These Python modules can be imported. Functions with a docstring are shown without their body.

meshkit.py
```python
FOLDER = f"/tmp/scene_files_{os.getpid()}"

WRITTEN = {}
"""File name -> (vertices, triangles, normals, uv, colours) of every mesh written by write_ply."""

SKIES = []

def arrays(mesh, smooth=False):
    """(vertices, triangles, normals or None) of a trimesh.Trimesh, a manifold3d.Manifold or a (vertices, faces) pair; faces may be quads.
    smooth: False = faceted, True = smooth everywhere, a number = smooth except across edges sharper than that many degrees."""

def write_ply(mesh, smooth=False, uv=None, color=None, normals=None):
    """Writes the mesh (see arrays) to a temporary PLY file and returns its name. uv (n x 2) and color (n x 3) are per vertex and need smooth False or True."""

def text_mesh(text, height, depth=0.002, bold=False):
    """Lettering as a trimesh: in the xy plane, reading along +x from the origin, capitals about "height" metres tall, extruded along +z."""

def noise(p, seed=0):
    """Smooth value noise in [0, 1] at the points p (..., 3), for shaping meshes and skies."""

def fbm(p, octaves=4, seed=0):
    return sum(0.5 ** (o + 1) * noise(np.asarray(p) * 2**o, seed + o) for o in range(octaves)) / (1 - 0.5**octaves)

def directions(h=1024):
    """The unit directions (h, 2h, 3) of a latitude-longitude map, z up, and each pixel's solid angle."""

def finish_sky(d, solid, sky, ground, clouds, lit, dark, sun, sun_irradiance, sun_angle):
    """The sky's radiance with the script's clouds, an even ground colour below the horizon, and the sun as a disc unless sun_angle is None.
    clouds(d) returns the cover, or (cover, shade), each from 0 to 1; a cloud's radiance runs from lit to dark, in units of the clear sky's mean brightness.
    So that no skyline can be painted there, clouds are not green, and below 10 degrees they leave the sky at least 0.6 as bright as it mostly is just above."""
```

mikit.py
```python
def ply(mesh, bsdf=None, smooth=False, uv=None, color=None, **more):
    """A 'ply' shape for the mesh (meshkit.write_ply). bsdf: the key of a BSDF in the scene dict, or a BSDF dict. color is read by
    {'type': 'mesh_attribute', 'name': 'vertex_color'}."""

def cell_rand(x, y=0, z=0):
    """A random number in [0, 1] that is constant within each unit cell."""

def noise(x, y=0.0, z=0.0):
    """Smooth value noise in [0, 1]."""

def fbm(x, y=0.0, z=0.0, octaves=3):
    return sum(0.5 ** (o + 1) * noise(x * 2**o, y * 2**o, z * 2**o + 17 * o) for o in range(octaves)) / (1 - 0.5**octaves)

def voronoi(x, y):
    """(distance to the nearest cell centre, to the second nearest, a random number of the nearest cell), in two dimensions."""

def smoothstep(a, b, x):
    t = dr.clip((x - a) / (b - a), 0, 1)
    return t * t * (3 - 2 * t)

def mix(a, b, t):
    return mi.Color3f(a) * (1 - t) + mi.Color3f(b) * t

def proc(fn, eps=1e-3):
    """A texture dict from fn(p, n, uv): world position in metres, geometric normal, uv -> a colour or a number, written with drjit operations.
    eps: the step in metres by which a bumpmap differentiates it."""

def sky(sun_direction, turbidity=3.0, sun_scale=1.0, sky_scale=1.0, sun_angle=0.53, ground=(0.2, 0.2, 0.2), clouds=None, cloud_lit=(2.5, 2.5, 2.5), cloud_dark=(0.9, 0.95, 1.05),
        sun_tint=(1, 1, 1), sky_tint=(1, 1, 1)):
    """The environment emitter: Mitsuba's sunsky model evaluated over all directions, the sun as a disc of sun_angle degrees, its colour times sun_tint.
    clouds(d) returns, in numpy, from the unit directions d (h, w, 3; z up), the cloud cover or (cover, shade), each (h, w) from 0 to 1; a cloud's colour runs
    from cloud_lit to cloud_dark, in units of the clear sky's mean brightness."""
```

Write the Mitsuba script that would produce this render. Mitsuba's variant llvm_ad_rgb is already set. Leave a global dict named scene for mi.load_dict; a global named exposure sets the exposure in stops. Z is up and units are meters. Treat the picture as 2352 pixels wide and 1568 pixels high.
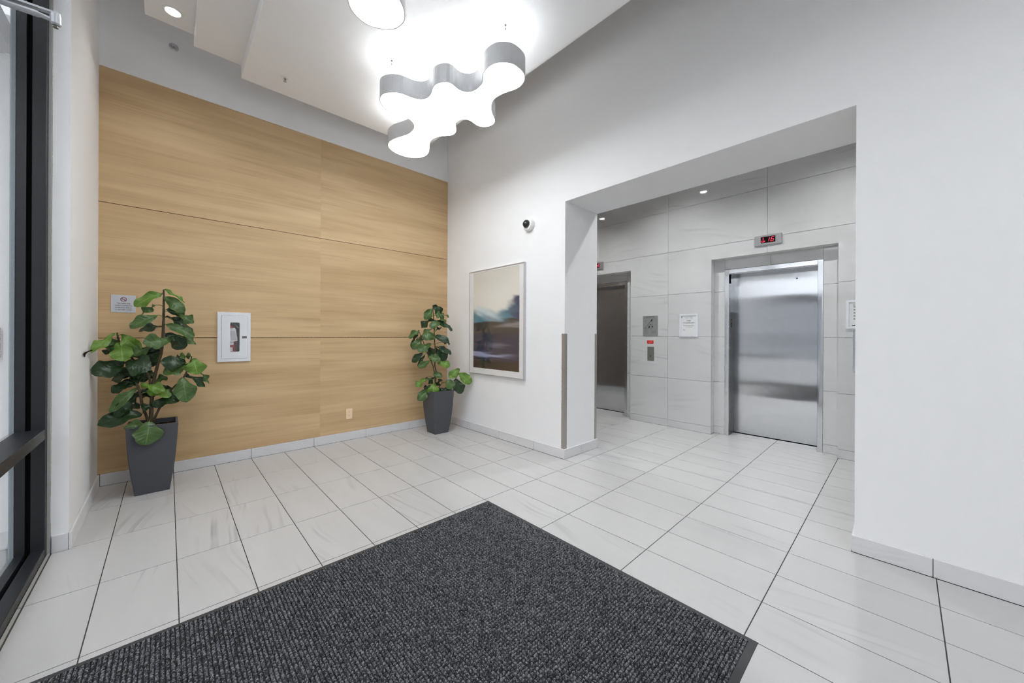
import math, random
import numpy as np, trimesh, shapely
import shapely.geometry as sg
import drjit as dr, mitsuba as mi
import mikit, meshkit
from mikit import proc, noise, fbm, smoothstep, mix, cell_rand

T = mi.ScalarTransform4f
scene, labels = {}, {}
rng = np.random.default_rng(7)

# ------------------------------------------------------------------ camera, sky, lamps' strength, exposure
YAW, ROLL, FPX = 0.7532, 0.0046, 842.6
EYE = np.array([0.2629, -4.7513, 1.3353])
FWD = np.array([math.sin(YAW), math.cos(YAW), 0.0])
RIGHT = np.array([math.cos(YAW), -math.sin(YAW), 0.0])
UP = np.array([0, 0, 1.0]) * math.cos(ROLL) - RIGHT * math.sin(ROLL)
scene['camera'] = {'type': 'perspective', 'fov': 2 * math.degrees(math.atan(1176 / FPX)), 'fov_axis': 'x', 'near_clip': 0.02, 'far_clip': 200.0,
                   'principal_point_offset_y': (784 - 767.42) / 1568,
                   'to_world': T().look_at(origin=EYE.tolist(), target=(EYE + FWD).tolist(), up=UP.tolist())}
def overcast(d):
    n = meshkit.fbm(d * np.array([2.0, 2.0, 4.0]), 4)
    return np.full(d.shape[:2], 0.93), np.clip((n - 0.35) * 1.6, 0, 1)
SKY = 9.5
scene['sky'] = mikit.sky((-0.6, -0.3, 0.74), sun_scale=0.0, sky_scale=SKY, clouds=overcast, cloud_lit=(2.0, 2.05, 2.15), cloud_dark=(1.2, 1.25, 1.35), ground=(0.3, 0.3, 0.3))
LAMP_DOWN, LAMP_UP, SPOT, LOBBY_SPOT = 12.0, 4.8, 500.0, 3400.0
exposure = -0.08

# ------------------------------------------------------------------ helpers
def numbered(key):
    if key not in used:
        used.add(key); return key
    k = 1
    while f'{key}_{k:03d}' in used: k += 1
    key = f'{key}_{k:03d}'; used.add(key); return key
used = set()
def thing(name, label, cat, group=None):
    key = numbered(name); labels[key] = {'label': label, 'category': cat}
    if group: labels[key]['group'] = group
    return key
def struct(name, label, cat):
    key = numbered(name); labels[key] = {'label': label, 'category': cat, 'kind': 'structure'}
    return key
def put(key, shape):
    scene[key] = shape; return key
def part(parent, name, mesh, mat, smooth=False, label=None, stuff=False, uv=None, **more):
    key = numbered(f'{parent}__{name}')
    scene[key] = mikit.ply(mesh, mat, smooth=smooth, uv=uv, **more)
    if label or stuff:
        labels[key] = {}
        if label: labels[key]['label'] = label
        if stuff: labels[key]['kind'] = 'stuff'
    return key
def body(key, mesh, mat, smooth=False, **more):
    scene[key] = mikit.ply(mesh, mat, smooth=smooth, **more); return key
cat_mesh = trimesh.util.concatenate
def box(x0, x1, y0, y1, z0, z1):
    m = trimesh.creation.box((x1 - x0, y1 - y0, z1 - z0)); m.apply_translation(((x0 + x1) / 2, (y0 + y1) / 2, (z0 + z1) / 2)); return m
def cbox(x0, x1, y0, y1, z0, z1, c=0.002):
    "box with chamfered edges"
    P = []
    for sx in (0, 1):
        for sy in (0, 1):
            for sz in (0, 1):
                p = np.array([(x0, x1)[sx], (y0, y1)[sy], (z0, z1)[sz]], float)
                d = np.array([1 - 2 * sx, 1 - 2 * sy, 1 - 2 * sz]) * c
                for k in range(3):
                    q = p + d; q[k] = p[k]; P.append(q)
    return trimesh.convex.convex_hull(np.array(P))
def ext(poly, h): 
    ps = getattr(poly, 'geoms', [poly])
    return cat_mesh([trimesh.creation.extrude_polygon(p, h, engine='earcut') for p in ps])
def prism_x(poly, x0, x1):            # polygon in (y, z)
    m = ext(poly, x1 - x0); v = m.vertices; m.vertices = np.stack([v[:, 2] + x0, v[:, 0], v[:, 1]], 1); return m
def prism_y(poly, y0, y1):            # polygon in (x, z)
    m = ext(poly, y1 - y0); v = m.vertices; m.vertices = np.stack([v[:, 0], y1 - v[:, 2], v[:, 1]], 1); return m
def prism_z(poly, z0, z1):            # polygon in (x, y)
    m = ext(poly, z1 - z0); m.apply_translation((0, 0, z0)); return m
def rrect(x0, y0, x1, y1, r, n=5):
    return sg.box(x0 + r, y0 + r, x1 - r, y1 - r).buffer(r, quad_segs=n)
def lathe(profile, n=32):
    return trimesh.creation.revolve(np.array(profile, float), sections=n)
def aim(mesh, pos, axis):
    "turn a mesh built along +z so that it points along axis, and move it"
    M = trimesh.geometry.align_vectors([0, 0, 1], axis); mesh.apply_transform(M); mesh.apply_translation(pos); return mesh
def tube(pts, rad, n=10):
    pts = np.asarray(pts, float); rad = np.broadcast_to(rad, len(pts)); V = []
    t = np.gradient(pts, axis=0); t /= np.linalg.norm(t, axis=1, keepdims=True)
    a = np.array([0, 0, 1.0]) if abs(t[0][2]) < 0.9 else np.array([1.0, 0, 0])
    for p, r, d in zip(pts, rad, t):
        x = np.cross(d, a); x /= np.linalg.norm(x); y = np.cross(d, x)
        for k in range(n):
            w = 2 * math.pi * k / n; V.append(p + r * (math.cos(w) * x + math.sin(w) * y))
    F = []
    for i in range(len(pts) - 1):
        for k in range(n):
            a0, b0 = i * n + k, i * n + (k + 1) % n
            F += [(a0, b0, b0 + n), (a0, b0 + n, a0 + n)]
    for base, s in ((0, 1), ((len(pts) - 1) * n, -1)):
        V.append(pts[0] if s == 1 else pts[-1]); c = len(V) - 1
        for k in range(n):
            f = (c, base + (k + 1) % n, base + k); F.append(f if s == 1 else f[::-1])
    return trimesh.Trimesh(np.array(V), np.array(F), process=False)
def spline(pts, n=8):
    from scipy.interpolate import CubicSpline, PchipInterpolator
    pts = np.asarray(pts, float); s = np.r_[0, np.cumsum(np.linalg.norm(np.diff(pts[:, :3], axis=0), axis=1))]
    return PchipInterpolator(s, pts)(np.linspace(0, s[-1], n))
def text_on(txt, h, origin, right, up, depth=0.0008, bold=False, center=True, maxw=None):
    "lettering whose middle (or left end) stands at origin, reading along right"
    m = meshkit.text_mesh(txt, h, depth, bold); w = m.bounds[1][0] - m.bounds[0][0]
    if maxw and w > maxw: m.vertices[:, 0] *= maxw / w
    if center: m.vertices[:, 0] -= (m.bounds[0][0] + m.bounds[1][0]) / 2
    r, u = np.array(right, float), np.array(up, float); o = np.cross(r, u)
    m.vertices = np.array(origin) + m.vertices @ np.stack([r, u, o]); return m

# ------------------------------------------------------------------ materials
def two(b): return {'type': 'twosided', 'bsdf': b}
def rgb(*c): return {'type': 'rgb', 'value': list(c)}
def srgb(r, g, b):
    f = lambda c: (c / 12.92 if c <= 0.04045 else ((c + 0.055) / 1.055) ** 2.4)
    return [f(x / 255) for x in (r, g, b)]
def mat(key, col, rough=0.5, metal=0.0, spec=0.5, **kw):
    c = {'type': 'rgb', 'value': list(col)} if not isinstance(col, dict) else col
    scene['bsdf_' + key] = two({'type': 'principled', 'base_color': c, 'roughness': rough, 'metallic': metal, 'specular': spec, **kw})
    return 'bsdf_' + key
def diffuse(key, col):
    scene['bsdf_' + key] = two({'type': 'diffuse', 'reflectance': rgb(*col) if not isinstance(col, dict) else col}); return 'bsdf_' + key

paint = diffuse('paint', (0.83, 0.83, 0.83))
ceil_paint = diffuse('ceiling_paint', (0.86, 0.86, 0.86))
black_frame = mat('black_frame', srgb(24, 26, 29), 0.4)
black_rubber = mat('black_rubber', srgb(30, 30, 31), 0.6)
gap_black = diffuse('gap_black', (0.01, 0.01, 0.01))
caulk = diffuse('caulk', srgb(170, 170, 166))
grout = diffuse('grout', srgb(74, 73, 72))
white_metal = mat('white_metal', srgb(226, 228, 232), 0.35)
white_plastic = mat('white_plastic', srgb(228, 228, 226), 0.4)
silver = mat('silver', srgb(196, 197, 199), 0.35, 0.6)
chrome = mat('chrome', srgb(205, 206, 208), 0.22, 1.0)
grey_metal = mat('grey_metal', srgb(120, 118, 112), 0.35, 0.7)
red_paint = mat('red_paint', srgb(150, 24, 28), 0.35)
red_alarm = mat('red_alarm', srgb(150, 48, 46), 0.4)
red_sign = mat('red_sign', srgb(196, 44, 44), 0.5)
ink = diffuse('ink', srgb(40, 40, 46))
grey_ink = diffuse('grey_ink', srgb(140, 140, 142))
red_ink = diffuse('red_ink', srgb(120, 32, 40))
paper = diffuse('paper', srgb(226, 226, 226))
white_ink = diffuse('white_ink', srgb(235, 225, 222))
almond = mat('almond', srgb(238, 210, 176), 0.4)
stem_mat = mat('stem_bark', proc(lambda p, n, uv: mix(srgb(44, 34, 26), srgb(88, 76, 52), fbm(p.x * 60, p.y * 60, p.z * 25))), 0.8)
soil_mat = diffuse('soil', proc(lambda p, n, uv: mix(srgb(40, 26, 18), srgb(120, 76, 44), smoothstep(0.45, 0.75, fbm(p.x * 90, p.y * 90, p.z * 40)))))
pot_mat = mat('pot', proc(lambda p, n, uv: mix(srgb(68, 70, 75), srgb(80, 82, 87), fbm(p.x * 240, p.y * 240, p.z * 240))), 0.6, spec=0.35)

def stone(base, dark, along, scale):
    "pale veined porcelain; the veins of a tile run along one of its sides, and each tile has its own"
    def fn(p, n, uv):
        if along == 'floor':
            cx, cy = dr.floor(p.x / 0.305), dr.floor(p.y / 0.61); a, b, h = p.y, p.x, 0.0 * p.z
        else:
            cx, cy = dr.floor((p.y + 2.394) / 1.2175), dr.floor((p.z - 0.1) / 0.6085); a, b, h = p.y, p.z, 0.3 * p.x
        r, r2, r3 = cell_rand(cx, cy, 1), cell_rand(cx, cy, 2), cell_rand(cx, cy, 3)
        slope = (r - 0.5) * 0.5
        bend = 0.10 * noise(a * 2.2 + r * 37, b * 2.0 + r2 * 23)
        w = b + slope * a + bend + h
        broad = fbm(w * 9 * scale + r2 * 31, a * 0.7 + r * 17, r3 * 9)
        streak = noise(w * 60 * scale + r * 53, a * 1.6 + r2 * 29)
        fine = noise(w * 190 * scale + r2 * 71, a * 4.0 + r * 13)
        patch = smoothstep(0.50, 0.82, fbm(a * 1.9 + r * 61, w * 5 + r3 * 19))
        vein = patch * (0.55 * smoothstep(0.55, 0.95, streak) + 0.45 * smoothstep(0.6, 0.95, fine) * smoothstep(0.4, 0.7, streak))
        t = 0.13 * broad + 0.05 * r3 + (0.25 + 0.75 * r2) * vein * 0.6
        return mix(base, dark, dr.clip(t, 0, 1))
    return proc(fn)
floor_stone = mat('floor_stone', stone(srgb(186, 185, 184), srgb(128, 128, 128), 'floor', 1.0), 0.36, spec=0.5)
base_stone = mat('base_stone', stone(srgb(214, 214, 215), srgb(152, 152, 152), 'wall', 2.0), 0.35)
scene['bsdf_marble'] = two({'type': 'principled', 'base_color': stone(srgb(216, 216, 215), srgb(150, 151, 152), 'wall', 0.7), 'roughness': 0.06, 'specular': 0.45})
marble = 'bsdf_marble'

def wood_fn(p, n, uv):
    px, pz = dr.select(p.x > 1.59, 1.0, 0.0), dr.floor((p.z - 0.104) / 1.183)
    r, r2 = cell_rand(px, pz, 5), cell_rand(px, pz, 6)
    x, z = p.x + r * 40, p.z + r2 * 40 + 0.008 * noise(p.x * 1.3 + r * 11, p.z * 5)
    broad = fbm(x * 0.8, z * 7, r * 5)
    band = fbm(x * 1.7, z * 34, octaves=2)
    fine = noise(x * 3.0, z * 190)
    hair = smoothstep(0.6, 0.95, noise(x * 2.2, z * 300)) * smoothstep(0.45, 0.7, noise(x * 1.7 + 9, z * 30))
    c = mix(srgb(210, 181, 140), srgb(180, 148, 107), dr.clip(1.35 * broad + 0.45 * band - 0.40, 0, 1))
    c = mix(c, mi.Color3f(srgb(224, 198, 162)), 0.18 * fine)
    return mix(c, mi.Color3f(srgb(118, 88, 58)), 0.20 * hair)
wood = mat('wood_veneer', proc(wood_fn), 0.5, spec=0.3)

def steel(key, across, along, amp, base, eps=4e-3):
    inner = {'type': 'roughconductor', 'distribution': 'ggx', 'alpha_u': along, 'alpha_v': across, 'specular_reflectance': proc(lambda p, n, uv: mix(base, [x * 0.93 for x in base], noise(p.x * 9, p.y * 5, p.z * 900)))}
    wav = proc(lambda p, n, uv: noise(p.y * 1.3 + 3.1, p.z * 3.0 + 0.4) + 0.3 * noise(p.y * 1.6 + 1, p.z * 8.0), eps)
    scene['bsdf_' + key] = two({'type': 'bumpmap', 'arbitrary': wav, 'scale': amp, 'bsdf': inner}); return 'bsdf_' + key
door_steel = steel('door_steel', 0.06, 0.006, 0.0030, [0.70, 0.71, 0.72])
jamb_steel = steel('jamb_steel', 0.012, 0.07, 0.0008, [0.70, 0.71, 0.72])
guard_steel = mat('guard_steel', srgb(166, 162, 157), 0.35, 0.55)
plate_steel = mat('plate_steel', srgb(186, 186, 186), 0.3, 0.8)
scene['bsdf_pane'] = {'type': 'thindielectric', 'int_ior': 1.5}
scene['bsdf_dome'] = two({'type': 'principled', 'base_color': rgb(0.012, 0.012, 0.014), 'roughness': 0.05, 'specular': 0.6})
lamp_side = mat('lamp_side', srgb(200, 201, 203), 0.35, 0.2)
scene['bsdf_diffuser'] = {'type': 'diffuse', 'reflectance': rgb(0.85, 0.85, 0.85)}

def leaf_bsdf(key, base, vein, rough):
    def fn(p, n, uv):
        u, v = uv.x * 2 - 1, uv.y
        rib = smoothstep(0.07, 0.02, dr.abs(u))
        s = v * 7.5 - dr.abs(u) * 1.5
        side = smoothstep(0.16, 0.04, dr.abs(s - dr.floor(s) - 0.5)) * 0.5
        c = mix(base, [x * 0.72 for x in base], fbm(p.x * 24, p.y * 24, p.z * 24))
        return mix(c, vein, dr.clip(dr.maximum(rib * 0.6, side * 0.32), 0, 1))
    return mat(key, proc(fn), rough, spec=0.45)
leaf_mats = [leaf_bsdf('leaf_bright', srgb(100, 136, 50), srgb(136, 164, 80), 0.42),
             leaf_bsdf('leaf_mid', srgb(74, 102, 52), srgb(102, 128, 74), 0.38),
             leaf_bsdf('leaf_dark', srgb(38, 62, 34), srgb(58, 84, 48), 0.33)]

# ------------------------------------------------------------------ setting: levels measured from the photograph
H, TOP = 3.65, 4.60                         # lobby ceiling and top of the wood; main ceiling
WX, WR = -0.18, 3.37                       # faces of the left and the right wall
OY0, OY1, OZ = -4.548, -2.265, 2.765       # opening to the lift lobby
LX = 3.97                                  # lobby side of the right wall
MX = 5.60                                  # marble face
BACK = -9.0

# floor
fl = struct('floor', 'white veined stone tile floor with thin dark joints', 'floor')
body(fl, cat_mesh([box(-0.33, 3.355, BACK, 0.03, -0.12, -0.0018), box(3.355, 6.1, -7.0, 0.7, -0.12, -0.0018)]), grout)
G = 0.0022
def tile_at(x0, x1, y0, y1):
    return cbox(x0 + G, x1 - G, y0 + G, y1 - G, -0.009, 0.0, 0.0008)
regions = [sg.box(-0.247, -9 * 0.61, 3.3545, -0.0005), sg.box(3.3545, -4.536, 3.9855, -2.279), sg.box(3.9855, -9 * 0.61, 5.60, 0.61), sg.box(5.60, -4.2640, 5.95, -2.981), sg.box(5.60, -1.80, 5.95, -0.51)]
rear = []
for i in range(-1, 20):
    for j in range(-1, 14):
        c = sg.box(i * 0.305, -(j + 1) * 0.61, (i + 1) * 0.305, -j * 0.61)
        for k, reg in enumerate(regions):
            q = c.intersection(reg)
            if q.is_empty or q.area < 0.002: continue
            a = q.bounds
            part(fl, 'tile', tile_at(a[0], a[2], a[1], a[3]), floor_stone)
        if j >= 9 and i < 11:
            rear.append(tile_at(max(i * 0.305, -0.247), (i + 1) * 0.305, -(j + 1) * 0.61, -j * 0.61))
part(fl, 'rear_tiles', cat_mesh(rear), floor_stone, stuff=True)
part(fl, 'edge_strip', cat_mesh([box(-0.2615, -0.2505, -1.84 - k * 0.61, -1.234 - k * 0.61 if k == 0 else -1.244 - (k) * 0.61 + 0.006, -0.009, 0.006) for k in range(8)]), caulk, label='pale edge strip along the glazing')

# back wall with veneer panels
CX0, CX1, CZ0, CZ1 = 0.640, 0.890, 1.052, 1.536        # recess for the extinguisher cabinet
wb = struct('wall_back', 'far wall clad in honey-coloured wood veneer panels', 'wall')
hole = sg.box(CX0, CZ0, CX1, CZ1)
body(wb, prism_y(sg.box(-0.45, -0.1, 3.9, TOP + 0.2).difference(hole), 0.032, 0.30), diffuse('backing', srgb(96, 74, 50)))
for (x0, x1) in ((WX - 0.001, 1.590), (1.5903, 3.3685)):
    for (z0, z1) in ((0.104, 1.2835), (1.2885, 2.468), (2.473, H)):
        part(wb, 'wood_panel', prism_y(sg.box(x0, z0, x1, z1).difference(hole), 0.010, 0.0315), wood)
part(wb, 'upper_wall', box(WX - 0.001, 3.3685, 0.0105, 0.0318, H + 0.0006, TOP), paint, label='plain white wall above the wood panels')
bb = struct('baseboard_back', 'pale stone skirting under the wood panels', 'baseboard')
xs = [-0.165, 0.305, 0.915, 1.525, 2.135, 2.745, 3.355]
for a, b in zip(xs, xs[1:]):
    part(bb, 'tile', cbox(a + 0.0016, b - 0.0016, 0.0, 0.031, 0.001, 0.102, 0.0015), base_stone)

# left wall return and its skirting
wl = struct('wall_left', 'short white wall between the glazing and the wood wall', 'wall')
body(wl, box(-0.25, WX, -1.232, 0.032, 0, TOP), paint)
bl = struct('baseboard_left', 'pale stone skirting of the short left wall', 'baseboard')
for a, b in ((-1.245, -0.620), (-0.618, -0.001)):
    part(bl, 'tile', cbox(WX + 0.001, -0.166, a, b, 0.001, 0.103, 0.0015), base_stone)
part(bl, 'end_tile', cbox(-0.246, WX - 0.001, -1.246, -1.2325, 0.001, 0.103, 0.0015), base_stone)

# right wall with the opening
wr = struct('wall_right', 'tall white wall with a wide opening to the lift lobby', 'wall')
body(wr, prism_x(sg.Polygon([(0.032, 0), (OY1, 0), (OY1, OZ), (OY0, OZ), (OY0, 0), (BACK, 0), (BACK, TOP), (0.032, TOP)]), WR, LX), paint)
part(wr, 'lobby_cladding', box(LX + 0.0005, LX + 0.014, -2.05, 0.69, 0.105, H - 0.01), diffuse('taupe', srgb(112, 104, 97)), label='taupe cladding on the lobby side')
br = struct('baseboard_right', 'pale stone skirting of the right wall and around its pier', 'baseboard')
def base_run(x0, x1, ys):
    part(br, 'grout', box(x0 + 0.004, x1 - 0.004, ys[0] + 0.004, ys[-1] - 0.004, 0.0015, 0.0985), grout)
    for a, b in zip(ys, ys[1:]): part(br, 'tile', cbox(x0, x1, a + 0.0016, b - 0.0016, 0.001, 0.103, 0.0015), base_stone)
base_run(3.3555, WR - 0.0005, [-2.281, -1.825, -1.21, -0.60, -0.001])
base_run(3.3555, WR - 0.0005, [-9.0, -8.52, -7.91, -7.30, -6.69, -6.08, -5.475, -4.868, -4.5355])
base_run(LX + 0.0005, 3.985, [-2.281, -1.67, -1.06, -0.45, 0.16, 0.6])
base_run(LX + 0.0005, 3.985, [-6.95, -6.37, -5.76, -5.15, -4.5355])
for a, b in ((WR, 3.6465), (3.6485, LX)):
    part(br, 'tile', cbox(a, b, -2.281, OY1 - 0.0005, 0.001, 0.103, 0.0015), base_stone)
    part(br, 'tile', cbox(a, b, OY0 + 0.0005, -4.5355, 0.001, 0.103, 0.0015), base_stone)

# rear wall of the lobby behind the camera
wk = struct('wall_rear', 'plain white wall behind the camera', 'wall')
body(wk, box(-0.4, WR, BACK - 0.2, BACK, 0, TOP), paint)

# ceiling with stepped hanging panels
ce = struct('ceiling', 'white ceiling with a cascade of hanging white panels', 'ceiling')
CAN1, CAN2 = (0.283, -0.627), (2.920, -0.560)          # two recessed downlights
body(ce, prism_z(sg.box(-0.40, BACK, LX, 0.032).difference(sg.Point(*CAN2).buffer(0.05, quad_segs=10)), TOP, TOP + 0.2), ceil_paint)
PY = -0.440
PZ1, PZ2, PZ3, PZ4 = 3.755, 3.876, 3.978, 4.100
part(ce, 'hanging_panel', cbox(0.762, 2.688, -8.2, PY, PZ1, PZ2 - 0.0002, 0.003), ceil_paint)
part(ce, 'hanging_panel', cbox(0.421, 2.822, -8.2, PY + 0.001, PZ2, PZ3 - 0.0002, 0.003), ceil_paint)
part(ce, 'hanging_panel', prism_z(sg.box(0.114, -8.2, 2.6, PY + 0.002).difference(sg.Point(*CAN1).buffer(0.05, quad_segs=10)), PZ3, PZ4), ceil_paint)
part(ce, 'hanger_frame', box(0.7, 2.2, -8.0, PY - 0.4, PZ4, TOP), ceil_paint)
cl = struct('ceiling_lobby', 'white ceiling of the lift lobby', 'ceiling')
LOBBY = [(4.62, -0.63), (4.64, -2.54), (4.64, -4.45)]
body(cl, prism_z(sg.box(LX, -7.0, 6.1, 0.7).difference(shapely.union_all([sg.Point(*q).buffer(0.05, quad_segs=10) for q in LOBBY])), H, H + 0.12), ceil_paint)

# ------------------------------------------------------------------ lift lobby
MAIN, SIDE = (-4.2650, -2.9800), (-1.8000, -0.5150)
RZ = 2.350
we = struct('wall_lift', 'lift lobby wall clad in large veined marble slabs', 'wall')
DM, DS = (-4.126, -3.110), (-1.678, -0.662)         # outer edges of the two steel frames
core = sg.box(-7.0, 0, 0.7, H).difference(sg.box(DM[0] + .05, 0, DM[1] - .05, 2.155)).difference(sg.box(DS[0] + .05, 0, DS[1] - .05, 2.155))
body(we, cat_mesh([prism_x(core, 5.742, 6.15), prism_x(sg.box(-7.0, 0, 0.7, H).difference(sg.box(MAIN[0] - .02, 0, MAIN[1] + .02, RZ + .02)).difference(sg.box(SIDE[0] - .02, 0, SIDE[1] + .02, RZ + .02)), 5.6205, 5.742)]), grout)
cols = [-6.97, -6.045, -4.8275, -3.610, -2.394, -1.1765, 0.041, 0.69]
rows = [0.001, 0.1, 0.706, 1.315, 1.923, 2.537, 3.145, H - 0.002]
openings = sg.box(MAIN[0], -1, MAIN[1], RZ).union(sg.box(SIDE[0], -1, SIDE[1], RZ))
g = 0.0014
for y0, y1 in zip(cols, cols[1:]):
    for z0, z1 in zip(rows, rows[1:]):
        q = sg.box(y0 + g, z0 + g, y1 - g, z1 - g).difference(openings)
        if q.is_empty: continue
        for piece in getattr(q, 'geoms', [q]):
            dx = 0.0015 if z0 < 0.01 else 0.0
            part(we, 'slab', prism_x(piece, MX - dx, 5.620), marble)
for (a, b), (fa, fb) in ((MAIN, DM), (SIDE, DS)):
    for z0, z1 in zip(rows, rows[1:6]):
        zt = min(z1, RZ)
        part(we, 'slab', box(5.7205, 5.741, a + g, fa - 0.001, z0 + g, zt - g), marble)
        part(we, 'slab', box(5.7205, 5.741, fb + 0.001, b - g, z0 + g, zt - g), marble)
        part(we, 'slab', box(5.6205, 5.7195, a - 0.018, a + 0.0005, z0 + g, zt - g), marble)
        part(we, 'slab', box(5.6205, 5.7195, b - 0.0005, b + 0.018, z0 + g, zt - g), marble)
    m = (a + b) / 2
    for y0, y1 in ((fa, m), (m, fb)):
        part(we, 'slab', box(5.7205, 5.741, y0 + g / 2, y1 - g / 2, 2.213, RZ), marble)
    part(we, 'slab', box(5.6205, 5.7195, a, b, RZ - 0.0005, RZ + 0.018), marble)
ws = struct('wall_lobby_end', 'plain white end walls of the lift lobby', 'wall')
body(ws, cat_mesh([box(LX, 6.1, 0.7, 0.9, 0, H), box(LX, 6.1, -7.2, -7.0, 0, H)]), paint)

def lift_door(label, fy, sign):
    k = struct(f'door_{sign}', label, 'elevator door')
    a, b = fy
    x0, x1 = 5.716, 5.952
    part(k, 'jamb', cat_mesh([cbox(x0, 5.7415, b - 0.050, b, 0.001, 2.2095, 0.002), box(5.7415, x1, b - 0.050, b - 0.043, 0.001, 2.155)]), jamb_steel)
    part(k, 'jamb', cat_mesh([cbox(x0, 5.7415, a, a + 0.050, 0.001, 2.2095, 0.002), box(5.7415, x1, a + 0.043, a + 0.050, 0.001, 2.155)]), jamb_steel)
    part(k, 'head', cat_mesh([cbox(x0, 5.7415, a + 0.0505, b - 0.0505, 2.154, 2.2095, 0.002), box(5.7415, x1, a + .05, b - .05, 2.148, 2.155)]), jamb_steel)
    lo, hi = a + 0.0505, b - 0.0505
    fast = (hi - lo) * 0.5
    q = [(5.953, hi + .02, .012), (5.953, lo - .02, .012), (5.953, lo - .02, 2.165), (5.953, hi + .02, 2.165)]
    m = box(5.9535, 5.985, lo - 0.02, hi + 0.02, 0.012, 2.165); v = np.vstack([q, m.vertices])
    part(k, 'leaf', trimesh.Trimesh(v, np.vstack([[[0, 1, 2], [0, 2, 3]], m.faces + 4]), process=False), door_steel, uv=np.stack([-v[:, 1], v[:, 2]], 1))
    part(k, 'sill', box(5.950, 6.02, lo - 0.02, hi + 0.02, -0.004, 0.001), gap_black, label='dark sill groove')
    part(k, 'lock_hole', aim(lathe([(0, 0), (0.009, 0), (0.009, 0.004), (0, 0.004)], 16), (5.9532, a + 0.279, 2.045), (-1, 0, 0)), gap_black, label='small black key hole')
    return k
d1 = lift_door('brushed steel lift door below the indicator showing 16', DM, 1)
d2 = lift_door('brushed steel lift door half hidden behind the white pier', DS, 2)
part(d1, 'floor_plate', box(5.795, 5.835, DM[1] - 0.0515, DM[1] - 0.0500, 1.445, 1.555), gap_black, label='small black tactile plate')
part(d1, 'floor_number', cat_mesh([text_on('1', 0.032, (5.812, DM[1] - 0.0515, 1.505), (1, 0, 0), (0, 0, 1)), box(5.802, 5.82, DM[1] - 0.0520, DM[1] - 0.0515, 1.47, 1.478)]), white_ink)
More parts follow.
